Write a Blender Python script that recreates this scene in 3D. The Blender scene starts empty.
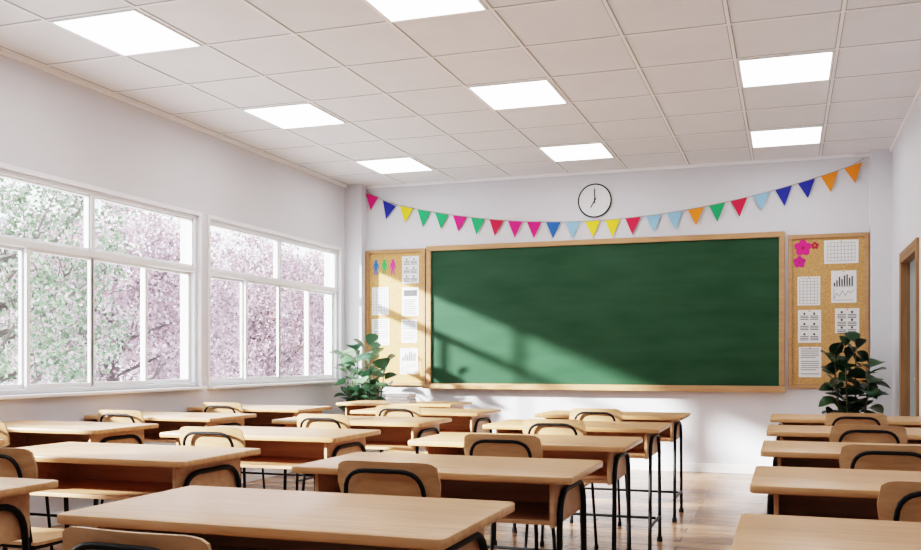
import bpy, bmesh, math, random
from mathutils import Vector, Matrix, Quaternion
random.seed(7)
S = bpy.context.scene
COL = S.collection

# ------------------------------------------------------------------ materials
def new_mat(name):
    m = bpy.data.materials.new(name); m.use_nodes = True
    nt = m.node_tree; b = nt.nodes["Principled BSDF"]
    return m, nt, b

def N(nt, t, **kw):
    n = nt.nodes.new(t)
    for k, v in kw.items(): setattr(n, k, v)
    return n

def plain(name, col, rough=0.5, metal=0.0, var=0.04, scale=8, bump=0.0, spec=0.5):
    m, nt, b = new_mat(name)
    tc = N(nt, 'ShaderNodeTexCoord'); no = N(nt, 'ShaderNodeTexNoise')
    no.inputs['Scale'].default_value = scale; no.inputs['Detail'].default_value = 4
    nt.links.new(tc.outputs['Object'], no.inputs['Vector'])
    r = N(nt, 'ShaderNodeValToRGB')
    r.color_ramp.elements[0].position = 0.3; r.color_ramp.elements[1].position = 0.7
    r.color_ramp.elements[0].color = [c*(1-var) for c in col]+[1]
    r.color_ramp.elements[1].color = [min(1, c*(1+var)) for c in col]+[1]
    nt.links.new(no.outputs['Fac'], r.inputs['Fac'])
    nt.links.new(r.outputs['Color'], b.inputs['Base Color'])
    b.inputs['Roughness'].default_value = rough; b.inputs['Metallic'].default_value = metal
    b.inputs['Specular IOR Level'].default_value = spec
    if bump:
        bp = N(nt, 'ShaderNodeBump'); bp.inputs['Strength'].default_value = bump; bp.inputs['Distance'].default_value = 0.003
        n2 = N(nt, 'ShaderNodeTexNoise'); n2.inputs['Scale'].default_value = 180
        nt.links.new(tc.outputs['Object'], n2.inputs['Vector'])
        nt.links.new(n2.outputs['Fac'], bp.inputs['Height']); nt.links.new(bp.outputs['Normal'], b.inputs['Normal'])
    return m

def wood(name, c1, c2, rough=0.4, scale=(1.5, 22, 22)):
    m, nt, b = new_mat(name)
    tc = N(nt, 'ShaderNodeTexCoord'); mp = N(nt, 'ShaderNodeMapping'); mp.inputs['Scale'].default_value = scale
    oi = N(nt, 'ShaderNodeObjectInfo')
    add = N(nt, 'ShaderNodeVectorMath', operation='ADD')
    mul = N(nt, 'ShaderNodeMath', operation='MULTIPLY'); mul.inputs[1].default_value = 17.0
    nt.links.new(oi.outputs['Random'], mul.inputs[0])
    nt.links.new(tc.outputs['Object'], add.inputs[0]); nt.links.new(mul.outputs[0], add.inputs[1])
    nt.links.new(add.outputs[0], mp.inputs['Vector'])
    no = N(nt, 'ShaderNodeTexNoise'); no.inputs['Scale'].default_value = 1.6; no.inputs['Detail'].default_value = 8
    no.inputs['Roughness'].default_value = 0.6; no.inputs['Distortion'].default_value = 0.4
    nt.links.new(mp.outputs[0], no.inputs['Vector'])
    r = N(nt, 'ShaderNodeValToRGB')
    r.color_ramp.elements[0].position = 0.32; r.color_ramp.elements[1].position = 0.68
    r.color_ramp.elements[0].color = list(c1)+[1]; r.color_ramp.elements[1].color = list(c2)+[1]
    nt.links.new(no.outputs['Fac'], r.inputs['Fac']); nt.links.new(r.outputs['Color'], b.inputs['Base Color'])
    b.inputs['Roughness'].default_value = rough
    return m

M_wall = plain("wall_paint", (0.665, 0.67, 0.71), 0.75, var=0.02, scale=2, bump=0.1, spec=0.2)
M_trimw = plain("white_trim", (0.84, 0.84, 0.86), 0.45, var=0.01)
M_winframe = plain("window_frame_white", (0.80, 0.81, 0.83), 0.35, var=0.01)
M_ceil = plain("ceiling_tile", (0.79, 0.80, 0.83), 0.9, var=0.02, scale=3, bump=0.3, spec=0.1)
M_tbar = plain("ceiling_bar", (0.90, 0.91, 0.93), 0.6, var=0.01)
M_gapshade = plain("ceiling_gap_shade", (0.38, 0.38, 0.39), 0.8, var=0.01)  # grey stands in for the shade beside the ceiling bars
M_wood = wood("desk_wood", (0.49, 0.255, 0.115), (0.68, 0.385, 0.195), 0.35)
M_edge = wood("desk_edge_wood", (0.52, 0.29, 0.155), (0.66, 0.40, 0.225), 0.45)
M_chairw = wood("chair_wood", (0.50, 0.29, 0.15), (0.66, 0.41, 0.23), 0.4, (3, 18, 18))
M_frame = wood("frame_wood", (0.39, 0.205, 0.095), (0.50, 0.285, 0.145), 0.45, (2, 20, 20))
M_dframe = wood("door_frame_wood", (0.22, 0.115, 0.055), (0.32, 0.175, 0.085), 0.45, (20, 20, 2))
M_black = plain("black_metal", (0.006, 0.006, 0.007), 0.45, var=0.05, spec=0.25)
M_rubber = plain("black_rubber", (0.02, 0.02, 0.02), 0.8)
M_paper = plain("white_paper", (0.80, 0.80, 0.80), 0.7, var=0.01)
M_ink = plain("dark_ink", (0.08, 0.08, 0.09), 0.7)
M_inkg = plain("grey_ink", (0.28, 0.28, 0.30), 0.7)
M_pot = plain("pot_white", (0.6, 0.6, 0.6), 0.4)
M_soil = plain("soil", (0.05, 0.035, 0.02), 0.9, var=0.3, scale=40)
M_bark = plain("bark", (0.13, 0.10, 0.10), 0.9, var=0.3, scale=12)
M_stem = plain("plant_stem", (0.12, 0.10, 0.05), 0.7, var=0.2)
M_string = plain("string", (0.30, 0.25, 0.22), 0.8)

def cork():
    m, nt, b = new_mat("cork")
    tc = N(nt, 'ShaderNodeTexCoord'); v = N(nt, 'ShaderNodeTexNoise'); v.inputs['Scale'].default_value = 90; v.inputs['Detail'].default_value = 6
    nt.links.new(tc.outputs['Object'], v.inputs['Vector'])
    r = N(nt, 'ShaderNodeValToRGB'); r.color_ramp.elements[0].position = .35; r.color_ramp.elements[1].position = .65
    r.color_ramp.elements[0].color = (0.43, 0.22, 0.085, 1); r.color_ramp.elements[1].color = (0.64, 0.385, 0.175, 1)
    nt.links.new(v.outputs['Fac'], r.inputs['Fac']); nt.links.new(r.outputs['Color'], b.inputs['Base Color'])
    b.inputs['Roughness'].default_value = 0.9
    return m
M_cork = cork()

def chalk():
    m, nt, b = new_mat("green_board")
    tc = N(nt, 'ShaderNodeTexCoord'); mp = N(nt, 'ShaderNodeMapping'); mp.inputs['Scale'].default_value = (0.7, 1, 3)
    mp.inputs['Rotation'].default_value = (0, 0.25, 0)
    v = N(nt, 'ShaderNodeTexNoise'); v.inputs['Scale'].default_value = 2.2; v.inputs['Detail'].default_value = 6
    nt.links.new(tc.outputs['Object'], mp.inputs[0]); nt.links.new(mp.outputs[0], v.inputs['Vector'])
    r = N(nt, 'ShaderNodeValToRGB'); r.color_ramp.elements[0].position = .3; r.color_ramp.elements[1].position = .8
    r.color_ramp.elements[0].color = (0.018, 0.058, 0.029, 1); r.color_ramp.elements[1].color = (0.034, 0.084, 0.048, 1)
    nt.links.new(v.outputs['Fac'], r.inputs['Fac']); nt.links.new(r.outputs['Color'], b.inputs['Base Color'])
    b.inputs['Roughness'].default_value = 0.5
    b.inputs['Specular IOR Level'].default_value = 0.2
    return m
M_chalk = chalk()

def floor_mat():
    m, nt, b = new_mat("floor_planks")
    tc = N(nt, 'ShaderNodeTexCoord')
    br = N(nt, 'ShaderNodeTexBrick'); br.inputs['Scale'].default_value = 1.0
    br.inputs['Brick Width'].default_value = 1.3; br.inputs['Row Height'].default_value = 0.17
    br.inputs['Mortar Size'].default_value = 0.004; br.inputs['Mortar Smooth'].default_value = 0.2
    br.inputs['Color1'].default_value = (0.58, 0.355, 0.215, 1); br.inputs['Color2'].default_value = (0.27, 0.145, 0.08, 1)
    br.inputs['Mortar'].default_value = (0.07, 0.035, 0.02, 1)
    nt.links.new(tc.outputs['Object'], br.inputs['Vector'])
    mp = N(nt, 'ShaderNodeMapping'); mp.inputs['Scale'].default_value = (1.2, 26, 1)
    no = N(nt, 'ShaderNodeTexNoise'); no.inputs['Scale'].default_value = 1.5; no.inputs['Detail'].default_value = 8
    nt.links.new(tc.outputs['Object'], mp.inputs[0]); nt.links.new(mp.outputs[0], no.inputs['Vector'])
    r = N(nt, 'ShaderNodeValToRGB')
    r.color_ramp.elements[0].position = .3; r.color_ramp.elements[1].position = .7
    r.color_ramp.elements[0].color = (0.50, 0.46, 0.44, 1); r.color_ramp.elements[1].color = (1.0, 1.0, 1.0, 1)
    nt.links.new(no.outputs['Fac'], r.inputs['Fac'])
    mx = N(nt, 'ShaderNodeMix', data_type='RGBA', blend_type='MULTIPLY'); mx.inputs[0].default_value = 1
    nt.links.new(br.outputs['Color'], mx.inputs[6]); nt.links.new(r.outputs['Color'], mx.inputs[7])
    nt.links.new(mx.outputs[2], b.inputs['Base Color'])
    b.inputs['Roughness'].default_value = 0.25
    b.inputs['Specular IOR Level'].default_value = 0.4
    return m
M_floor = floor_mat()

def emis(name, col, st):
    m, nt, b = new_mat(name)
    b.inputs['Base Color'].default_value = (0.9, 0.9, 0.9, 1)
    b.inputs['Emission Color'].default_value = list(col)+[1]; b.inputs['Emission Strength'].default_value = st
    return m
M_light = emis("light_panel", (0.99, 0.99, 1.0), 10.0)

def glass():
    m = bpy.data.materials.new("window_glass"); m.use_nodes = True
    nt = m.node_tree; nt.nodes.clear()
    o = N(nt, 'ShaderNodeOutputMaterial'); t = N(nt, 'ShaderNodeBsdfTransparent'); g = N(nt, 'ShaderNodeBsdfGlossy')
    g.inputs['Roughness'].default_value = 0.0; t.inputs['Color'].default_value = (0.96, 0.98, 0.98, 1)
    mx = N(nt, 'ShaderNodeMixShader'); mx.inputs[0].default_value = 0.05
    nt.links.new(t.outputs[0], mx.inputs[1]); nt.links.new(g.outputs[0], mx.inputs[2]); nt.links.new(mx.outputs[0], o.inputs[0])
    return m
M_glass = glass()

def foliage(name, stops, transl=0.35, rough=0.6):
    m = bpy.data.materials.new(name); m.use_nodes = True
    nt = m.node_tree; b = nt.nodes["Principled BSDF"]; o = nt.nodes["Material Output"]
    g = N(nt, 'ShaderNodeNewGeometry'); r = N(nt, 'ShaderNodeValToRGB'); cr = r.color_ramp
    cr.elements[0].position = stops[0][0]; cr.elements[0].color = list(stops[0][1])+[1]
    cr.elements[1].position = stops[-1][0]; cr.elements[1].color = list(stops[-1][1])+[1]
    for p, c in stops[1:-1]:
        e = cr.elements.new(p); e.color = list(c)+[1]
    nt.links.new(g.outputs['Random Per Island'], r.inputs['Fac'])
    nt.links.new(r.outputs['Color'], b.inputs['Base Color']); b.inputs['Roughness'].default_value = rough
    t = N(nt, 'ShaderNodeBsdfTranslucent'); nt.links.new(r.outputs['Color'], t.inputs['Color'])
    mx = N(nt, 'ShaderNodeMixShader'); mx.inputs[0].default_value = transl
    nt.links.new(b.outputs[0], mx.inputs[1]); nt.links.new(t.outputs[0], mx.inputs[2]); nt.links.new(mx.outputs[0], o.inputs[0])
    return m
def sc(stops, k): return [(p, tuple(min(1, v*k) for v in c)) for p, c in stops]
M_bloss = foliage("blossom", sc([(0, (0.30, 0.22, 0.25)), (0.25, (0.54, 0.38, 0.44)), (0.55, (0.72, 0.51, 0.60)), (0.85, (0.86, 0.69, 0.77)), (1, (0.98, 0.90, 0.94))], .60), transl=.4)
M_green = foliage("green_leaves", sc([(0, (0.16, 0.24, 0.15)), (0.4, (0.34, 0.46, 0.30)), (0.65, (0.52, 0.62, 0.46)), (0.80, (0.76, 0.62, 0.68)), (1, (0.90, 0.86, 0.88))], .56), transl=.4)
M_leaf = foliage("ficus_leaf", [(0, (0.010, 0.032, 0.016)), (0.6, (0.018, 0.058, 0.024)), (1, (0.04, 0.10, 0.04))], 0.10, 0.32)
M_leafl = foliage("light_leaf", [(0, (0.04, 0.10, 0.06)), (0.6, (0.10, 0.19, 0.11)), (1, (0.26, 0.36, 0.24))], 0.2, 0.3)

# ------------------------------------------------------------------ mesh helpers
def bm_box(bm, x0, x1, y0, y1, z0, z1, bev=0.0, seg=2):
    r = bmesh.ops.create_cube(bm, size=1.0)
    vs = r['verts']
    for v in vs:
        v.co = Vector(((x0+x1)/2+v.co.x*(x1-x0), (y0+y1)/2+v.co.y*(y1-y0), (z0+z1)/2+v.co.z*(z1-z0)))
    if bev:
        es = list({e for v in vs for e in v.link_edges})
        bmesh.ops.bevel(bm, geom=es, offset=bev, segments=seg, profile=0.5, affect='EDGES')

def fillet(pts, r, n=6):
    pts = [Vector(p) for p in pts]; out = [pts[0]]
    for i in range(1, len(pts)-1):
        a, b, c = pts[i-1], pts[i], pts[i+1]
        d1 = (a-b); d2 = (c-b); L = min(r, d1.length*0.49, d2.length*0.49)
        p0 = b+d1.normalized()*L; p1 = b+d2.normalized()*L
        for k in range(n+1):
            t = k/n; out.append(p0*(1-t)**2+b*2*t*(1-t)+p1*t*t)
    out.append(pts[-1]); return out

def bm_tube(bm, pts, r, seg=10, fr=0.0, radii=None):
    if fr: pts = fillet(pts, fr)
    pts = [Vector(p) for p in pts]
    T = []
    for i in range(len(pts)):
        a = pts[max(0, i-1)]; b = pts[min(len(pts)-1, i+1)]
        T.append((b-a).normalized())
    up = Vector((0, 0, 1)) if abs(T[0].z) < 0.9 else Vector((1, 0, 0))
    nrm = T[0].cross(up).normalized(); rings = []
    for i, p in enumerate(pts):
        if i: nrm = T[i-1].rotation_difference(T[i]) @ nrm
        bn = T[i].cross(nrm).normalized(); rr = radii[i] if radii else r
        rings.append([bm.verts.new(p+(nrm*math.cos(2*math.pi*k/seg)+bn*math.sin(2*math.pi*k/seg))*rr) for k in range(seg)])
    for i in range(len(rings)-1):
        for k in range(seg):
            bm.faces.new((rings[i][k], rings[i][(k+1) % seg], rings[i+1][(k+1) % seg], rings[i+1][k]))
    bm.faces.new(list(reversed(rings[0]))); bm.faces.new(rings[-1])

def bm_lathe(bm, prof, seg=28, cx=0, cy=0):
    rings = []
    for r, z in prof:
        rings.append([bm.verts.new((cx+r*math.cos(2*math.pi*k/seg), cy+r*math.sin(2*math.pi*k/seg), z)) for k in range(seg)])
    for i in range(len(rings)-1):
        for k in range(seg):
            bm.faces.new((rings[i][k], rings[i][(k+1) % seg], rings[i+1][(k+1) % seg], rings[i+1][k]))
    bm.faces.new(list(reversed(rings[0]))); bm.faces.new(rings[-1])

def finish(bm, name, mat, parent=None, loc=(0, 0, 0), smooth=True, label=None, cat=None, kind=None, group=None):
    bmesh.ops.recalc_face_normals(bm, faces=bm.faces)
    me = bpy.data.meshes.new(name); bm.to_mesh(me); bm.free()
    me.materials.append(mat)
    if smooth:
        for p in me.polygons: p.use_smooth = True
        try: me.set_sharp_from_angle(angle=math.radians(35))
        except Exception: pass
    o = bpy.data.objects.new(name, me); COL.objects.link(o); o.location = loc
    if parent: o.parent = parent
    tag(o, label, cat, kind, group); return o

def tag(o, label=None, cat=None, kind=None, group=None):
    if label: o["label"] = label
    if cat: o["category"] = cat
    if kind: o["kind"] = kind
    if group: o["group"] = group

def empty(name, loc, label, cat, group=None):
    o = bpy.data.objects.new(name, None); COL.objects.link(o); o.location = loc; o.empty_display_size = 0.1
    tag(o, label, cat, None, group); return o

def boxobj(name, dims, mat, bev=0.0, **kw):
    bm = bmesh.new(); bm_box(bm, *dims, bev=bev); return finish(bm, name, mat, **kw)

def copy_tree(root, loc=None, rot=0.0, label=None):
    n = root.copy(); COL.objects.link(n)
    if loc is not None: n.location = loc
    n.rotation_euler = (0, 0, rot)
    if label: n["label"] = label
    for c in root.children:
        cc = c.copy(); cc.parent = n; COL.objects.link(cc)
        for g in c.children:
            gg = g.copy(); gg.parent = cc; COL.objects.link(gg)
    return n

# ------------------------------------------------------------------ room shell
XL, XR, YF, YB, H = -4.82, 0.94, 10.0, -1.6, 3.16
ST = dict(kind="structure")
boxobj("floor", (XL-0.2, XR+0.2, YB-0.2, YF+0.2, -0.1, 0), M_floor, smooth=False, label="light brown wooden plank floor", **ST)
boxobj("ceiling", (XL-0.2, XR+0.2, YB-0.2, YF+0.2, H, H+0.15), M_ceil, smooth=False, label="white suspended tile ceiling", **ST)
boxobj("wall_front", (XL-0.2, XR+0.2, YF, YF+0.2, 0, H), M_wall, smooth=False, label="white painted classroom wall", **ST)
boxobj("wall_back", (XL-0.2, XR+0.2, YB-0.2, YB, 0, H), M_wall, smooth=False, label="white painted classroom wall", **ST)
# left wall with window openings
WZ0, WZ1 = 0.92, 2.40
WINS = [(7.17, 9.74), (4.43, 7.02), (1.69, 4.26)]  # last opening is out of view, added to let in more light
bm = bmesh.new()
bm_box(bm, XL-0.2, XL, YB, YF, 0, WZ0); bm_box(bm, XL-0.2, XL, YB, YF, WZ1, H)
ed = [YF, 9.74, 7.17, 7.02, 4.43, 4.26, 1.69, YB]
for i in range(0, 8, 2): bm_box(bm, XL-0.2, XL, ed[i+1], ed[i], WZ0, WZ1)
finish(bm, "wall_left", M_wall, smooth=False, label="white painted wall with window openings", **ST)
# right wall with door opening
DY0, DY1, DZ = 7.98, 9.04, 2.03
bm = bmesh.new()
bm_box(bm, XR, XR+0.2, YB, DY0, 0, H); bm_box(bm, XR, XR+0.2, DY1, YF, 0, H); bm_box(bm, XR, XR+0.2, DY0, DY1, DZ, H)
finish(bm, "wall_right", M_wall, smooth=False, label="white painted wall with door opening", **ST)
# corner pillars
boxobj("trim_1", (XL, -4.61, 9.86, YF, 0, H), M_wall, smooth=False, label="white corner pillar", **ST)
boxobj("trim_2", (0.75, XR, 9.86, YF, 0, H), M_wall, smooth=False, label="white corner pillar", **ST)
# baseboards
boxobj("baseboard_front", (-4.61, 0.75, YF-0.015, YF, 0, 0.09), M_trimw, bev=0.003, smooth=False, label="white baseboard", **ST)
boxobj("baseboard_right", (XR-0.015, XR, YB, DY0-0.06, 0, 0.09), M_trimw, bev=0.003, smooth=False, label="white baseboard", **ST)
boxobj("baseboard_left", (XL, XL+0.015, YB, 9.86, 0, 0.09), M_trimw, bev=0.003, smooth=False, label="white baseboard", **ST)
# ceiling grid
gx, gy = 0.635, 0.695
bm = bmesh.new(); bg_ = bmesh.new()
xs = [-0.335+gx*i for i in range(-7, 3) if XL < -0.335+gx*i < XR]
ys = [9.35-gy*i for i in range(0, 16) if 9.35-gy*i > YB]
for x in xs:
    bm_box(bm, x-0.010, x+0.010, YB, YF, H-0.006, H); bm_box(bg_, x-0.0160, x+0.0160, YB, YF, H-0.002, H)
for y in ys:
    bm_box(bm, XL, XR, y-0.010, y+0.010, H-0.005, H); bm_box(bg_, XL, XR, y-0.0165, y+0.0165, H-0.0015, H)
finish(bm, "trim_3", M_tbar, smooth=False, label="white ceiling grid bars", **ST)
finish(bg_, "trim_9", M_gapshade, smooth=False, label="grey strips drawn as shade along the ceiling bars", **ST)
bm = bmesh.new()
bm_box(bm, XL, XL+0.025, YB, 9.86, H-0.03, H); bm_box(bm, XR-0.025, XR, YB, 9.86, H-0.03, H); bm_box(bm, -4.61, 0.75, YF-0.025, YF, H-0.03, H)
finish(bm, "trim_4", M_tbar, smooth=False, label="white edge trim of ceiling", **ST)

# ceiling lights
lx0 = [-0.335, -2.24, -4.145]; ly1 = [9.35, 7.265, 5.18, 3.095, 1.01]  # last pair of rows sits out of view, added to brighten the room
base = None
for yy in ly1:
    for xx in lx0:
        cx, cy = xx+gx/2, yy-gy/2
        if base is None:
            base = empty("ceiling_light", (cx, cy, H), "square white recessed ceiling light panel, lit", "ceiling light", "ceiling light panels")
            hx, hy = gx/2-0.014, gy/2-0.014
            boxobj("diffuser", (-hx+.015, hx-.015, -hy+.015, hy-.015, -0.008, 0), M_light, smooth=False, parent=base, label="glowing diffuser")
            bm = bmesh.new()
            for a in ((-hx, hx, -hy, -hy+.015), (-hx, hx, hy-.015, hy), (-hx, -hx+.015, -hy+.015, hy-.015), (hx-.015, hx, -hy+.015, hy-.015)):
                bm_box(bm, *a, -0.012, 0)
            finish(bm, "light_frame", M_tbar, smooth=False, parent=base)
        else:
            copy_tree(base, (cx, cy, H))

# windows
def window(idx, y0, y1):
    bm = bmesh.new(); a, b = XL-0.10, XL-0.03
    f = 0.034; zt0, zt1 = 1.908, 1.960; w = (y1-y0)
    bm_box(bm, a, b, y0, y0+f, WZ0, WZ1, .004); bm_box(bm, a, b, y1-f, y1, WZ0, WZ1, .004)
    bm_box(bm, a, b, y0+f, y1-f, WZ0, WZ0+f, .004); bm_box(bm, a, b, y0+f, y1-f, WZ1-f, WZ1, .004)
    bm_box(bm, a, b+.006, y0+f, y1-f, zt0, zt1, .006)
    ym = (y0+y1)/2
    bm_box(bm, a, b, ym-.020, ym+.020, zt1, WZ1-f, .004)
    for (p, q) in ((y0+f, ym-.020), (ym+.020, y1-f)):
        s = 0.014
        for d in ((p, p+s, zt1, WZ1-f), (q-s, q, zt1, WZ1-f), (p, q, zt1, zt1+s), (p, q, WZ1-f-s, WZ1-f)):
            bm_box(bm, a+.015, b-.015, *d, .003)
    pw = (w-2*f)/4; s = 0.032
    for i in range(4):
        p = y0+f+i*pw-(0.01 if i else 0); q = y0+f+(i+1)*pw+(0.01 if i < 3 else 0)
        xa, xb = (a+.004, a+.030) if i in (0, 3) else (a+.036, a+.062)
        for d in ((p, p+s, WZ0+f, zt0), (q-s, q, WZ0+f, zt0), (p+s, q-s, WZ0+f, WZ0+f+s), (p+s, q-s, zt0-s*.7, zt0)):
            bm_box(bm, xa, xb, *d, .003)
    wo = finish(bm, "window_%d" % idx, M_winframe, smooth=False, label="white framed sliding window with upper lights", **ST)
    bm = bmesh.new()
    for (p, q, z0, z1, xx) in [(y0+f, y1-f, zt1, WZ1-f, a+.035)]+[(y0+f+i*pw, y0+f+(i+1)*pw, WZ0+f, zt0, a+(.017 if i in (0, 3) else .049)) for i in range(4)]:
        vs = [bm.verts.new(v) for v in ((xx, p, z0), (xx, q, z0), (xx, q, z1), (xx, p, z1))]; bm.faces.new(vs)
    finish(bm, "glass", M_glass, parent=wo, smooth=False, label="clear window glass")
    bm = bmesh.new()
    bm_box(bm, XL-.03, XL+.06, y0-.03, y1+.03, WZ0-.025, WZ0, .006)
    bm_box(bm, XL, XL+.008, y0-.03, y0, WZ0, WZ1+.03, .003); bm_box(bm, XL, XL+.008, y1, y1+.03, WZ0, WZ1+.03, .003)
    bm_box(bm, XL, XL+.008, y0, y1, WZ1, WZ1+.03, .003)
    finish(bm, "trim_%d" % (4+idx), M_trimw, smooth=False, label="white window sill and casing", **ST)
    L = bpy.data.lights.new("window_portal", 'AREA'); L.shape = 'RECTANGLE'; L.size = w-0.1; L.size_y = WZ1-WZ0-.1
    L.cycles.is_portal = True
    lo = bpy.data.objects.new("window_portal", L); COL.objects.link(lo); lo.location = (XL-.16, ym, (WZ0+WZ1)/2)
    lo.rotation_euler = Vector((1, 0, 0)).to_track_quat('-Z', 'Z').to_euler()
for i, (a, b) in enumerate(WINS): window(i+1, a, b)

# door
M_door = plain("door_grey_green", (0.26, 0.32, 0.33), 0.5)
dr = boxobj("door_1", (XR+.055, XR+.095, DY0+.04, DY1-.04, 0.005, DZ-.04), M_door, bev=.003, smooth=False, label="grey-green door in a wooden frame", **ST)
bm = bmesh.new()
bm_box(bm, XR-.018, XR+.2, DY1-.04, DY1, 0, DZ, .002); bm_box(bm, XR-.018, XR+.2, DY0, DY0+.04, 0, DZ, .002); bm_box(bm, XR-.018, XR+.2, DY0+.04, DY1-.04, DZ-.04, DZ, .002)
bm_box(bm, XR-.02, XR, DY1, DY1+.06, 0, DZ+.05, .002); bm_box(bm, XR-.02, XR, DY0-.06, DY0, 0, DZ+.05, .002); bm_box(bm, XR-.02, XR, DY0, DY1, DZ, DZ+.05, .002)
finish(bm, "trim_8", M_dframe, smooth=False, label="brown wooden door frame", **ST)
bm = bmesh.new()
bm_tube(bm, [(XR+.055, DY0+.12, 1.0), (XR+.005, DY0+.12, 1.0), (XR+.005, DY0+.24, 1.0)], .009, fr=.02)
bm_box(bm, XR+.047, XR+.055, DY0+.095, DY0+.145, .92, 1.08, .003)
finish(bm, "handle", plain("brushed_metal", (.5, .5, .5), .3, 1.0), parent=dr, label="metal lever handle")

# ------------------------------------------------------------------ chalkboard
cb = empty("chalkboard", (-1.94, YF, 0.83), "wide green chalkboard in a light wooden frame on the wall", "chalkboard")
HX, HZ = 1.91, 1.60
boxobj("board_surface", (-HX+.05, HX-.05, -.03, -.002, .06, HZ-.05), M_chalk, smooth=False, parent=cb, label="dark green writing surface")
bm = bmesh.new()
bm_box(bm, -HX, HX, -.055, -.002, HZ-.055, HZ, .005); bm_box(bm, -HX, -HX+.055, -.055, -.002, .06, HZ-.055, .005)
bm_box(bm, HX-.055, HX, -.055, -.002, .06, HZ-.055, .005); bm_box(bm, -HX, HX, -.055, -.002, 0.0, .06, .005)
finish(bm, "frame", M_frame, parent=cb, smooth=False)
bm = bmesh.new()
bm_box(bm, -HX-.01, HX+.01, -.14, -.055, 0.0, .02, .004); bm_box(bm, -HX-.01, HX+.01, -.145, -.128, 0.0, .05, .004)
finish(bm, "chalk_tray", M_frame, parent=cb, smooth=False)

def pinboard(x0, x1, z0, z1, lab):
    c = (x0+x1)/2; h = (x1-x0)/2; r = empty("pinboard", (c, YF, z0), lab, "bulletin board"); hz = z1-z0
    boxobj("cork_panel", (-h+.03, h-.03, -.02, -.002, .03, hz-.03), M_cork, smooth=False, parent=r, label="tan cork surface")
    bm = bmesh.new(); f = .04
    bm_box(bm, -h, h, -.04, -.002, hz-f, hz, .004); bm_box(bm, -h, h, -.04, -.002, 0, f, .004)
    bm_box(bm, -h, -h+f, -.04, -.002, f, hz-f, .004); bm_box(bm, h-f, h, -.04, -.002, f, hz-f, .004)
    finish(bm, "frame", M_frame, parent=r, smooth=False)
pinboard(-4.605, -3.868, .86, 2.41, "wood framed cork board with papers and paper people")
pinboard(0.0, 0.742, .87, 2.39, "wood framed cork board with charts and pink paper flowers")

M_pin = plain("pin_red", (.5, .05, .05), .4)
def paper(x0, x1, z0, z1, kind, lab):
    r = empty("notice_paper", ((x0+x1)/2, YF-.0205, z0), lab, "paper", "papers pinned on the cork boards")
    w, h = (x1-x0), (z1-z0); W = w/2
    boxobj("sheet", (-W, W, -.003, 0, 0, h), M_paper, smooth=False, parent=r)
    bm = bmesh.new()
    def ln(a, b, c, d): bm_box(bm, a, b, -.0045, -.003, c, d)
    m = w*.1; mat = M_ink
    if kind == 'grid':
        mat = M_inkg; nc, nr = (8, 5) if w > h else (5, 8)
        for i in range(nc+1): xx = -W+m+(w-2*m)*i/nc; ln(xx-.0018, xx+.0018, m*.8, h-m*.8)
        for i in range(nr+1): zz = m*.8+(h-1.6*m)*i/nr; ln(-W+m, W-m, zz-.0018, zz+.0018)
    elif kind == 'text':
        mat = M_inkg; n = int(h/.022)
        for i in range(n):
            zz = h-.025-i*.0205
            if zz < .02: break
            if i % 6 == 5: continue
            e = W-m-(random.random()*w*.3 if i % 6 == 4 else random.random()*.01)
            ln(-W+m, e, zz, zz+.008)
    elif kind == 'block':
        ln(-W+m, W-m, h-.1, h-.03)
        for i in range(int((h-.13)/.02)): ln(-W+m, W-m-random.random()*.04, .02+i*.02, .028+i*.02)
    elif kind == 'cols':
        for k in range(2):
            xa = -W+m+k*(w-2*m)*.53; xb = xa+(w-2*m)*.45
            for g in range(3):
                zt = h-.02-g*(h-.02)/3
                ln(xa+.03, xb-.03, zt-.028, zt-.006)
                for i in range(3): ln(xa, xb, zt-.044-i*.016, zt-.037-i*.016)
    elif kind == 'chart':
        n = 8; hs = [.3, .5, .8, .6, .9, 1, .7, .85]
        for i in range(n):
            xx = -W+m+(w-2*m)*i/n; ln(xx, xx+(w-2*m)/n*.6, h*.52, h*.52+h*.36*hs[i])
        ln(-W+m, W-m, h*.5, h*.51)
        ys_ = [.12, .3, .2, .38, .22, .36, .3, .42]
        for i in range(n-1):
            xa = -W+m+(w-2*m)*i/(n-1); xb = -W+m+(w-2*m)*(i+1)/(n-1)
            bm_tube(bm, [(xa, -.004, h*ys_[i]), (xb, -.004, h*ys_[i+1])], .002, 5)
        ln(-W+m, W-m, h*.08, h*.09); ln(-W+m, -W+m+.003, h*.08, h*.45)
    finish(bm, "print", mat, parent=r, smooth=False, label="printed lines")
    bm = bmesh.new(); bmesh.ops.create_uvsphere(bm, u_segments=8, v_segments=6, radius=.006, matrix=Matrix.Translation((0, -.006, h-.012)))
    finish(bm, "pin", M_pin, parent=r)
paper(.335, .648, 2.095, 2.325, 'grid', "white printed table sheet pinned to cork board")
paper(.088, .30, 1.69, 1.975, 'grid', "white printed table sheet pinned to cork board")
paper(.40, .63, 1.71, 2.025, 'chart', "white sheet with bar chart and line graph")
paper(.092, .308, 1.32, 1.645, 'cols', "white sheet with two printed text columns")
paper(.435, .655, 1.41, 1.655, 'cols', "small white sheet with printed text columns")
paper(.10, .310, .98, 1.28, 'text', "white sheet with printed text")
paper(-4.155, -3.95, 2.02, 2.33, 'cols', "white sheet with two printed text columns")
paper(-4.53, -4.32, 1.665, 1.985, 'grid', "white printed table sheet pinned to cork board")
paper(-4.155, -3.95, 1.65, 1.975, 'block', "white sheet with a dark printed block and text")
paper(-4.53, -4.31, 1.32, 1.62, 'text', "white sheet with printed text")
paper(-4.165, -3.97, 1.345, 1.61, 'text', "small white sheet with printed text")
paper(-4.18, -3.96, .99, 1.285, 'chart', "white sheet with bar chart and line graph")

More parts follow.
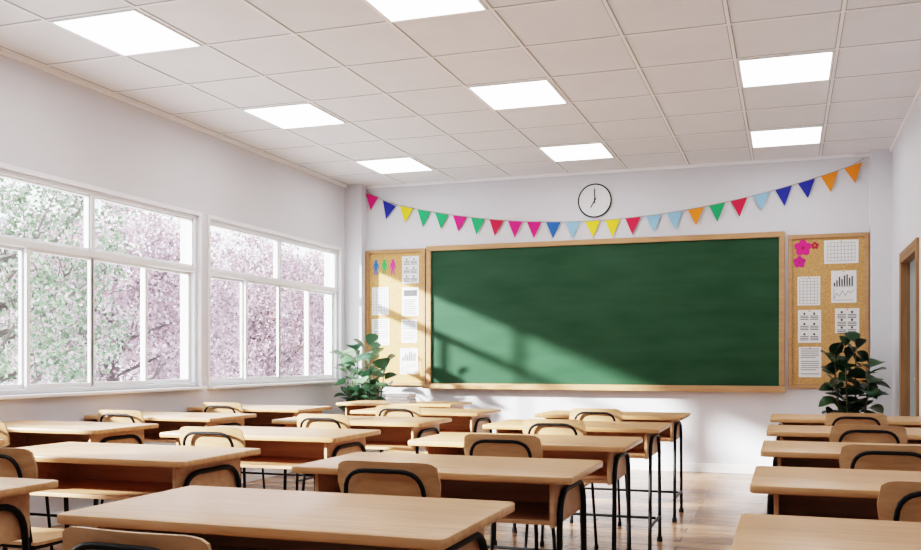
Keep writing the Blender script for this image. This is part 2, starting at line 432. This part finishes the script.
# paper people
pc = [("teal", (.02, .14, .40)), ("green", (.05, .40, .10)), ("pink", (.75, .06, .30))]
for i, (n, c) in enumerate(pc):
    xx = -4.48+i*.105
    bm = bmesh.new()
    pts = [(.003, .055), (.009, 0), (.022, 0), (.019, .07), (.017, .11), (.034, .06), (.042, .066), (.024, .135), (.006, .142)]
    full = pts+[(-a, b) for a, b in reversed(pts)]
    front = [bm.verts.new((a, -.003, b)) for a, b in full]; back = [bm.verts.new((a, 0, b)) for a, b in full]
    bm.faces.new(front); bm.faces.new(list(reversed(back)))
    for k in range(len(full)): bm.faces.new((front[k], front[(k+1) % len(full)], back[(k+1) % len(full)], back[k]))
    bmesh.ops.create_cone(bm, cap_ends=True, segments=16, radius1=.017, radius2=.017, depth=.003, matrix=Matrix.Translation((0, -.0015, .155)) @ Matrix.Rotation(math.pi/2, 4, 'X'))
    finish(bm, "paper_person", plain("paper_"+n, c, .7), loc=(xx, YF-.0205, 2.13), smooth=False, label="%s paper cut-out person pinned on cork board" % n, cat="paper decoration", group="paper cut-out people")
# paper flowers
def flower(x, z, r, col, ccol, lab):
    e = empty("paper_flower", (x, YF-.0205, z), lab, "paper flower")
    bm = bmesh.new()
    for k in range(5):
        a = k*math.pi*2/5+math.pi/2
        bmesh.ops.create_cone(bm, cap_ends=True, segments=24, radius1=r*.44, radius2=r*.40, depth=.005,
            matrix=Matrix.Translation((math.cos(a)*r*.62, -.003-.0006*(k % 2), math.sin(a)*r*.62)) @ Matrix.Rotation(math.pi/2, 4, 'X'))
    bmesh.ops.create_cone(bm, cap_ends=True, segments=18, radius1=r*.5, radius2=r*.5, depth=.004, matrix=Matrix.Translation((0, -.0028, 0)) @ Matrix.Rotation(math.pi/2, 4, 'X'))
    finish(bm, "petals", plain("petal_"+lab[:4]+str(r), col, .7), parent=e)
    bm = bmesh.new(); bmesh.ops.create_cone(bm, cap_ends=True, segments=18, radius1=r*.22, radius2=r*.2, depth=.004, matrix=Matrix.Translation((0, -.008, 0)) @ Matrix.Rotation(math.pi/2, 4, 'X'))
    finish(bm, "flower_center", plain("fc"+lab[:4]+str(r), ccol, .7), parent=e)
flower(.138, 2.262, .078, (.72, .02, .22), (.45, .01, .08), "large pink paper flower on cork board")
flower(.108, 2.122, .056, (.62, .02, .25), (.45, .02, .12), "magenta paper flower on cork board")
flower(.250, 2.28, .036, (.45, .03, .05), (.7, .3, .05), "small red paper flower on cork board")

# ------------------------------------------------------------------ clock
ck = empty("wall_clock", (-1.943, YF, 2.845), "round wall clock with thin black rim showing seven", "clock")
RX = Matrix.Rotation(math.pi/2, 4, 'X')
bm = bmesh.new(); bmesh.ops.create_cone(bm, cap_ends=True, segments=56, radius1=.172, radius2=.172, depth=.02, matrix=Matrix.Translation((0, -.012, 0)) @ RX)
finish(bm, "clock_face", plain("clock_white", (.70, .72, .74), .5, var=.01), parent=ck, label="white dial")
bm = bmesh.new(); bm_tube(bm, [(.174*math.cos(t*math.pi/36), -.02, .174*math.sin(t*math.pi/36)) for t in range(73)], .0072, 8)
finish(bm, "rim", M_black, parent=ck, label="black rim")
for k in range(12):
    bm = bmesh.new()
    a = k*math.pi/6; L = .012; w = .0018
    r = bmesh.ops.create_cube(bm, size=1); Mx = Matrix.Rotation(a, 4, 'Y') @ Matrix.Translation((0, -.0235, .150-L/2)) @ Matrix.Diagonal((w*2, .002, L, 1))
    bmesh.ops.transform(bm, matrix=Mx, verts=r['verts'])
    finish(bm, "hour_mark", M_inkg, parent=ck, smooth=False)
def hand(nm, ang, L, w, yy):
    bm = bmesh.new(); r = bmesh.ops.create_cube(bm, size=1)
    bmesh.ops.transform(bm, matrix=Matrix.Rotation(ang, 4, 'Y') @ Matrix.Translation((0, yy, L/2-.015)) @ Matrix.Diagonal((w, .002, L+.03, 1)), verts=r['verts'])
    finish(bm, nm, M_black, parent=ck, smooth=False)
hand("minute_hand", 0, .125, .009, -.029); hand("hour_hand", math.radians(210), .085, .011, -.0265)

# ------------------------------------------------------------------ bunting
bt = empty("bunting", (-1.965, YF-.02, 2.6), "string of colourful triangular paper pennants across the wall", "bunting")
cols = {'P': (.72, .02, .20), 'B': (.015, .03, .30), 'Y': (.85, .66, .03), 'G': (.02, .38, .14), 'R': (.62, .015, .06), 'L': (.25, .48, .68), 'O': (.85, .24, .02), 'T': (.02, .12, .42)}
CM = {k: plain("pennant_"+k, v, .75) for k, v in cols.items()}
cname = dict(P='pink', B='navy blue', Y='yellow', G='green', R='red', L='light blue', O='orange', T='blue')
seq = "PBYGGPGRPPTLYYRLLOGRLBBOO"
def bz(i): return .030+.42*((i-11.7)/12.3)**2+(.04 if i < 1 else 0)
for i, c in enumerate(seq):
    px = -4.53+i*.2137+1.965; z = bz(i); sl = (bz(i+.4)-bz(i-.4))/(.8*.2137)
    bm = bmesh.new(); w = .080; hh = .180+random.uniform(-.01, .01); tw = random.uniform(-.012, .012)
    P = [(px-w, 0, z-w*sl), (px+w, 0, z+w*sl), (px+tw*.6+sl*.06, -.012, z-hh)]
    f = [bm.verts.new(p) for p in P]; bk = [bm.verts.new((p[0], p[1]+.002, p[2])) for p in P]
    bm.faces.new(f); bm.faces.new(list(reversed(bk)))
    for k in range(3): bm.faces.new((f[k], f[(k+1) % 3], bk[(k+1) % 3], bk[k]))
    finish(bm, "pennant", CM[c], parent=bt, smooth=False, label="%s pennant" % cname[c])
bm = bmesh.new()
sp = [(-4.60+1.965, .0, bz(-.4)+.03)]+[(-4.53+i*.2137+1.965, .001, bz(i)) for i in range(25)]+[(.70+1.965, .0, bz(24.6)+.02)]
bm_tube(bm, sp, .0035, 6)
finish(bm, "string", M_string, parent=bt)

# ------------------------------------------------------------------ desks
DW, DD, DH = 1.08, 0.60, 0.75
def make_desk(name, lab, cat, grp, W=DW, D=DD, Hh=DH, panel=.16):
    e = empty(name, (0, 0, 0), lab, cat, grp); w, d = W/2, D/2
    bm = bmesh.new()
    bm_box(bm, -w, w, -d, d, Hh-.026, Hh, 0)
    ve = [ed for ed in bm.edges if abs(ed.verts[0].co.z-ed.verts[1].co.z) > .01]
    bmesh.ops.bevel(bm, geom=ve, offset=.022, segments=5, profile=.5, affect='EDGES')
    hz_ = [ed for ed in bm.edges if abs(ed.verts[0].co.z-ed.verts[1].co.z) < .001 and len(ed.link_faces) == 2 and abs(ed.link_faces[0].normal.z-ed.link_faces[1].normal.z) > .5]
    bmesh.ops.bevel(bm, geom=hz_, offset=.005, segments=2, profile=.5, affect='EDGES')
    finish(bm, "desktop", M_wood, parent=e, label="light wood top with rounded corners")
    t = .016; zb = Hh-.026-panel; zt = Hh-.026; bw = w-.075; by = d-.06
    bm = bmesh.new()
    bm_box(bm, -bw, -bw+t, -by, by, zb, zt, .002); bm_box(bm, bw-t, bw, -by, by, zb, zt, .002)
    bm_box(bm, -bw+t, bw-t, -by+.05, by, zb, zb+t, .002); bm_box(bm, -bw+t, bw-t, by-t, by, zb+t, zt, .002)
    finish(bm, "book_shelf", M_edge, parent=e, smooth=False, label="open wooden storage shelf below the top")
    for sx in (-1, 1):
        x = sx*(bw+.013); bm = bmesh.new(); yy = d-.10
        bm_tube(bm, [(x, -yy-.03, .015), (x, -yy, Hh-.065), (x, yy, Hh-.065), (x, yy+.03, .015)], .0110, 10, fr=.11)
        bm_tube(bm, [(x, -yy-.02, .16), (x, yy+.02, .16)], .009, 8)
        finish(bm, "leg_frame", M_black, parent=e, label="black arched steel tube leg frame")
        for s2 in (-1, 1):
            bm = bmesh.new(); bm_lathe(bm, [(.017, 0), (.018, .004), (.016, .03)], 12, x, s2*(yy+.03))
            finish(bm, "foot_cap", M_rubber, parent=e)
    bm = bmesh.new(); bm_tube(bm, [(-bw, by-.10, .16), (bw, by-.10, .16)], .009, 8)
    finish(bm, "crossbar", M_black, parent=e)
    return e
LD = "light wood student desk with arched black steel legs"
desk = make_desk("school_desk", LD, "desk", "student desks in rows")
def make_chair():
    e = empty("school_chair", (0, 0, 0), "plywood school chair with black steel tube frame", "chair", "student chairs at the desks")
    bm = bmesh.new(); nx, nz = 20, 6; bw, z0, z1 = .188, .665, .812; th = .009
    def g(i, k, side):
        u = -1+2*i/nx; v = k/nz
        zc = z0+(z1-z0)*v; x = u*bw
        x *= 1-.05*abs(v-.5)*2*(abs(u)**6)
        cr = .024*(u*u)
        zc2 = zc-(.016*(abs(u)**9) if v > .5 else -.016*(abs(u)**9))*abs(v-.5)*2
        y = -.203+cr-.03*v
        return Vector((x, y+(th if side else 0), zc2))
    A = [[bm.verts.new(g(i, k, 0)) for k in range(nz+1)] for i in range(nx+1)]
    B = [[bm.verts.new(g(i, k, 1)) for k in range(nz+1)] for i in range(nx+1)]
    for i in range(nx):
        for k in range(nz):
            bm.faces.new((A[i][k], A[i+1][k], A[i+1][k+1], A[i][k+1])); bm.faces.new((B[i][k], B[i][k+1], B[i+1][k+1], B[i+1][k]))
    for i in range(nx):
        bm.faces.new((A[i][0], B[i][0], B[i+1][0], A[i+1][0])); bm.faces.new((A[i][nz], A[i+1][nz], B[i+1][nz], B[i][nz]))
    for k in range(nz):
        bm.faces.new((A[0][k], A[0][k+1], B[0][k+1], B[0][k])); bm.faces.new((A[nx][k], B[nx][k], B[nx][k+1], A[nx][k+1]))
    finish(bm, "backrest", M_chairw, parent=e, label="curved plywood backrest")
    bm = bmesh.new(); n = 10
    def sg(i, k, top):
        u = -1+2*i/n; v = -1+2*k/n
        x = .19*u*(1-.06*(v*v)); y = .19*v*(1-.05*u*u)+.0
        z = .445-.012*(1-u*u)*(1-v*v)-(.02*max(0, v-.6)/.4 if v > .6 else 0)
        return Vector((x, y, z-(0 if top else .012)))
    A = [[bm.verts.new(sg(i, k, 1)) for k in range(n+1)] for i in range(n+1)]
    B = [[bm.verts.new(sg(i, k, 0)) for k in range(n+1)] for i in range(n+1)]
    for i in range(n):
        for k in range(n):
            bm.faces.new((A[i][k], A[i+1][k], A[i+1][k+1], A[i][k+1])); bm.faces.new((B[i][k], B[i][k+1], B[i+1][k+1], B[i+1][k]))
    for i in range(n):
        for (q, s) in (((i, 0), (i+1, 0)), ((i+1, n), (i, n)), ((0, i+1), (0, i)), ((n, i), (n, i+1))):
            bm.faces.new((A[q[0]][q[1]], B[q[0]][q[1]], B[s[0]][s[1]], A[s[0]][s[1]]))
    finish(bm, "seat", M_chairw, parent=e, label="plywood seat")
    bm = bmesh.new()
    bm_tube(bm, [(-.15, -.175, .42), (-.145, -.205, .62), (-.138, -.241, .782), (.138, -.241, .782), (.145, -.205, .62), (.15, -.175, .42)], .0078, 10, fr=.075)
    finish(bm, "backrest_frame", M_black, parent=e, label="black arched tube")
    bm = bmesh.new()
    bm_tube(bm, [(-.15, -.175, .42), (-.15, .15, .42), (.15, .15, .42), (.15, -.175, .42)], .009, 8, fr=.05)
    bm_tube(bm, [(-.15, -.15, .42), (.15, -.15, .42)], .008, 8)
    finish(bm, "seat_rail", M_black, parent=e)
    for sx in (-1, 1):
        for (ya, yb) in ((-.165, -.205), (.14, .17)):
            bm = bmesh.new(); bm_tube(bm, [(sx*.15, ya, .42), (sx*.17, yb, .02)], .009, 10)
            bm_lathe(bm, [(.013, 0), (.013, .03)], 10, sx*.17, yb)
            finish(bm, "leg", M_black, parent=e)
    return e
chair = make_chair()
rows = [2.58, 3.76, 4.97, 6.18, 7.40]
cxs = dict(A=-4.255, B=-2.73, C=-1.245, D=0.405)
firstd = firstc = True
skipC = {('B', 0), ('A', 1), ('D', 0)}
adj = {('B', 0): (-.10, -.03), ('B', 1): (-.06, 0), ('A', 2): (-.02, .04), ('C', 0): (-.02, 0), ('C', 1): (.01, 0)}
cadj = {('C', 0): (.02, -.16), ('C', 1): (-.02, 0.0), ('B', 1): (-.19, -.02), ('B', 2): (-.04, 0)}
for c, cx in cxs.items():
    for r, yb in enumerate(rows):
        if (c, r) == ('A', 0): continue
        dx, dy = adj.get((c, r), (random.uniform(-.012, .008), random.uniform(-.02, .02)))
        if c == 'D': dx = 0
        if c == 'A': dx = -.015
        p = (cx+dx, yb-DD/2+dy, 0)
        if firstd: desk.location = p; firstd = False; d_ = desk
        else: d_ = copy_tree(desk, p)
        if c == 'D': d_.scale = (.965, 1, 1)
        if (c, r) in skipC: continue
        ax, ay = cadj.get((c, r), (random.uniform(-.03, .02), random.uniform(-.03, .02)))
        q = (cx+ax, yb-DD-.045+ay, 0); rz = random.uniform(-.04, .04)
        if firstc: chair.location = q; chair.rotation_euler = (0, 0, rz); firstc = False
        else: copy_tree(chair, q, rz)

# teacher desk
td = make_desk("teacher_desk", "light wood teacher's desk near the chalkboard", "desk", None, W=1.16, D=.60, Hh=.75, panel=.20)
td.location = (-3.43, 8.30, 0)
bcols = [(.55, .55, .56), (.35, .40, .45), (.62, .60, .58)]
zz = .7505
for i, c in enumerate(bcols):
    b = empty("book", (-3.44+random.uniform(-.01, .01), 8.25, zz), "pale hardcover book stacked on the teacher's desk", "book", "books stacked on the desk")
    b.rotation_euler = (0, 0, random.uniform(-.15, .15)); t = .027
    bm = bmesh.new(); bm_box(bm, -.12, .12, -.085, .085, 0, .003, .001); bm_box(bm, -.12, .12, -.085, .085, t-.003, t, .001); bm_box(bm, -.12, -.117, -.085, .085, .003, t-.003)
    finish(bm, "cover", plain("bookcover%d" % i, c, .6), parent=b, smooth=False)
    boxobj("pages", (-.116, .115, -.081, .081, .003, t-.003), M_paper, parent=b, smooth=False)
    zz += t+.0005

# ------------------------------------------------------------------ potted plants
def leaf(bm, base, dirv, L, W, droop):
    d = dirv.normalized(); side = d.cross(Vector((0, 0, 1)))
    if side.length < .1: side = Vector((1, 0, 0))
    side.normalize(); n = 8; rows_ = []
    roll = random.uniform(-.7, .7); q = Quaternion(d, roll); side = q @ side
    upv = side.cross(d).normalized()
    for i in range(n+1):
        t = i/n; w = W*(math.sin(math.pi*t**1.2)**.55) if 0 < t < 1 else .002
        c = base+d*L*t+Vector((0, 0, -droop*t*t*L))
        rows_.append((bm.verts.new(c-side*w+upv*w*.28), bm.verts.new(c), bm.verts.new(c+side*w+upv*w*.28)))
    for i in range(n):
        a, b = rows_[i], rows_[i+1]
        bm.faces.new((a[0], a[1], b[1], b[0])); bm.faces.new((a[1], a[2], b[2], b[1]))
def plant(loc, seed, hgt, rad, mat, lab, nst=6, nleaf=12, ls=1.0):
    random.seed(seed)
    e = empty("potted_plant", loc, lab, "plant")
    bm = bmesh.new(); bm_lathe(bm, [(.11, 0), (.12, .01), (.16, .30), (.165, .33), (.15, .33), (.145, .29), (.02, .285)], 32)
    finish(bm, "pot", M_pot, parent=e, label="round white plant pot")
    bm = bmesh.new(); bm_lathe(bm, [(.143, .28), (.13, .30), (.01, .305)], 24)
    finish(bm, "soil", M_soil, parent=e)
    bs = bmesh.new(); bl = bmesh.new()
    for s in range(nst):
        a = s*2*math.pi/nst+random.uniform(-.3, .3); top = hgt*random.uniform(.76, .90); rr = rad*random.uniform(.4, .62)
        if s == 0: top = hgt*.92; rr = .03
        P0 = Vector((math.cos(a)*.04, math.sin(a)*.04, .29)); P2 = Vector((math.cos(a)*rr, math.sin(a)*rr, top)); P1 = Vector((math.cos(a)*rr*.8, math.sin(a)*rr*.8, top*.5))
        pts = [P0*(1-t)**2+P1*2*t*(1-t)+P2*t*t for t in [k/12 for k in range(13)]]
        bm_tube(bs, pts, .01, 7, radii=[.013-.009*k/12 for k in range(13)])
        for k in range(nleaf):
            t = .36+.64*k/(nleaf-1); p = P0*(1-t)**2+P1*2*t*(1-t)+P2*t*t
            aa = k*2.4+s; el = random.uniform(-.1, .7) if t < .9 else random.uniform(.4, 1.2)
            dv = Vector((math.cos(aa)*math.cos(el), math.sin(aa)*math.cos(el), math.sin(el)))
            tip = p+dv*.03; bm_tube(bs, [p, tip], .003, 5)
            leaf(bl, tip, dv, ls*rad*random.uniform(.38, .55), ls*rad*random.uniform(.18, .25), random.uniform(.1, .5))
    finish(bs, "stem", M_stem, parent=e); finish(bl, "foliage", mat, parent=e, label="broad glossy green leaves")
plant((-4.34, 9.38, 0), 4, 1.40, .42, M_leafl, "potted plant with broad pale green leaves beside the window", nst=7, nleaf=14, ls=.92)
plant((.555, 9.36, 0), 11, 1.40, .345, M_leaf, "potted fiddle-leaf plant with dark glossy leaves near the door", nst=7, nleaf=15, ls=1.0)

# ------------------------------------------------------------------ outside
boxobj("ground", (-60, XL-.2, -30, 70, -.30, -.12), plain("pale_bounce_ground", (.58, .60, .62), .9, var=.1, scale=2), smooth=False, label="ground outside the windows, made pale to bounce light indoors", kind="structure")  # mostly unseen; pale colour chosen to bounce sun up to the ceiling
def tree(name, lab, mat, ncl, R, Rz, cz, seed, size, crange):
    random.seed(seed)
    e = empty(name, (0, 0, -.12), lab, "tree")
    bm = bmesh.new()
    bm_tube(bm, [(0, 0, 0), (.05, .02, .6), (.0, .05, 1.2), (.08, 0, 2.2), (.1, .05, 3.6)], .1, 9, radii=[.15, .11, .10, .06, .02])
    for k in range(18):
        a = k*2.4; z0 = .6+.12*k; L = R*random.uniform(.6, .9)
        p0 = Vector((.04, .03, z0)); p1 = p0+Vector((math.cos(a)*L*.5, math.sin(a)*L*.5, .35)); p2 = p0+Vector((math.cos(a)*L, math.sin(a)*L, .9+random.uniform(-.3, .6)))
        bm_tube(bm, [p0, p1, p2], .03, 6, radii=[.04, .025, .008])
        for j in range(3):
            b = p1.lerp(p2, random.random()); bm_tube(bm, [b, b+Vector((random.uniform(-.4, .4), random.uniform(-.4, .4), random.uniform(.1, .7)))], .01, 5, radii=[.012, .005])
    finish(bm, "trunk", M_bark, parent=e, label="dark branching trunk")
    vs = []; fs = []
    for c in range(ncl):
        while True:
            u = Vector((random.uniform(-1, 1), random.uniform(-1, 1), random.uniform(-1, 1)))
            if .2 < u.length < 1: break
        cc = Vector((u.x*R, u.y*R, cz+u.z*Rz)); cr = random.uniform(*crange)
        for _ in range(60):
            p = cc+Vector((random.gauss(0, cr*.6), random.gauss(0, cr*.6), random.gauss(0, cr*.6)))
            if p.z < .05: continue
            s = size*random.uniform(.6, 1.3)
            a = Vector((random.gauss(0, 1), random.gauss(0, 1), random.gauss(0, 1))).normalized(); b = a.cross(Vector((random.gauss(0, 1), random.gauss(0, 1), random.gauss(0, 1)))).normalized()
            i = len(vs); vs += [p+a*s*.6, p+b*s*.42, p-a*s*.6, p-b*s*.42]; fs.append((i, i+1, i+2, i+3))
    me = bpy.data.meshes.new("foliage"); me.from_pydata(vs, [], fs); me.materials.append(mat)
    o = bpy.data.objects.new("foliage", me); COL.objects.link(o); o.parent = e; o["label"] = "dense crown"; o["kind"] = "stuff"
    return e
t1 = tree("blossom_tree", "cherry tree full of pale pink blossom outside the windows", M_bloss, 460, 2.2, 2.3, 2.25, 5, .07, (.16, .3))
t1["group"] = "blossom trees outside"
t1.location = (-11.8, 14.4, -.12)
for (x, y, rz) in ((-11.8, 19.8, 1.1), (-12.2, 25.2, 2.3), (-12.4, 30.6, 3.6), (-17.2, 18.6, 4.4), (-17.2, 24.0, .5), (-17.4, 29.4, 5.3), (-17.6, 34.8, 2.0)):
    copy_tree(t1, (x, y, -.12), rz)
t2 = tree("leafy_tree", "green leafy tree outside the windows", M_green, 340, 1.75, 2.4, 2.5, 9, .06, (.14, .26))
t2.location = (-9.9, 9.7, -.12)

# ------------------------------------------------------------------ lights / world
w = bpy.data.worlds.new("World"); S.world = w; w.use_nodes = True
nt = w.node_tree; bg = nt.nodes["Background"]
bg.inputs['Color'].default_value = (0.90, 0.95, 1.0, 1); bg.inputs['Strength'].default_value = 5.2
sl = bpy.data.lights.new("sun", 'SUN'); sl.energy = 24.0; sl.angle = .05; sl.color = (1, .98, .95)
so = bpy.data.objects.new("sun", sl); COL.objects.link(so); so.location = (-20, -5, 12)
so.rotation_euler = Vector((1.4, 1.0, -.60)).to_track_quat('-Z', 'Y').to_euler()

# ------------------------------------------------------------------ camera
cam = bpy.data.cameras.new("camera"); co = bpy.data.objects.new("camera", cam); COL.objects.link(co)
co.location = (0, 0, 1.15); co.rotation_euler = (math.radians(90), 0, math.radians(19.08))
cam.sensor_width = 36; cam.lens = 947/921*36; cam.shift_y = 85/921
S.camera = co
S.view_settings.view_transform = 'Filmic'
try: S.view_settings.look = 'High Contrast'
except Exception:
    try: S.view_settings.look = 'Filmic - High Contrast'
    except Exception as ex: print(ex)
S.view_settings.exposure = -0.1
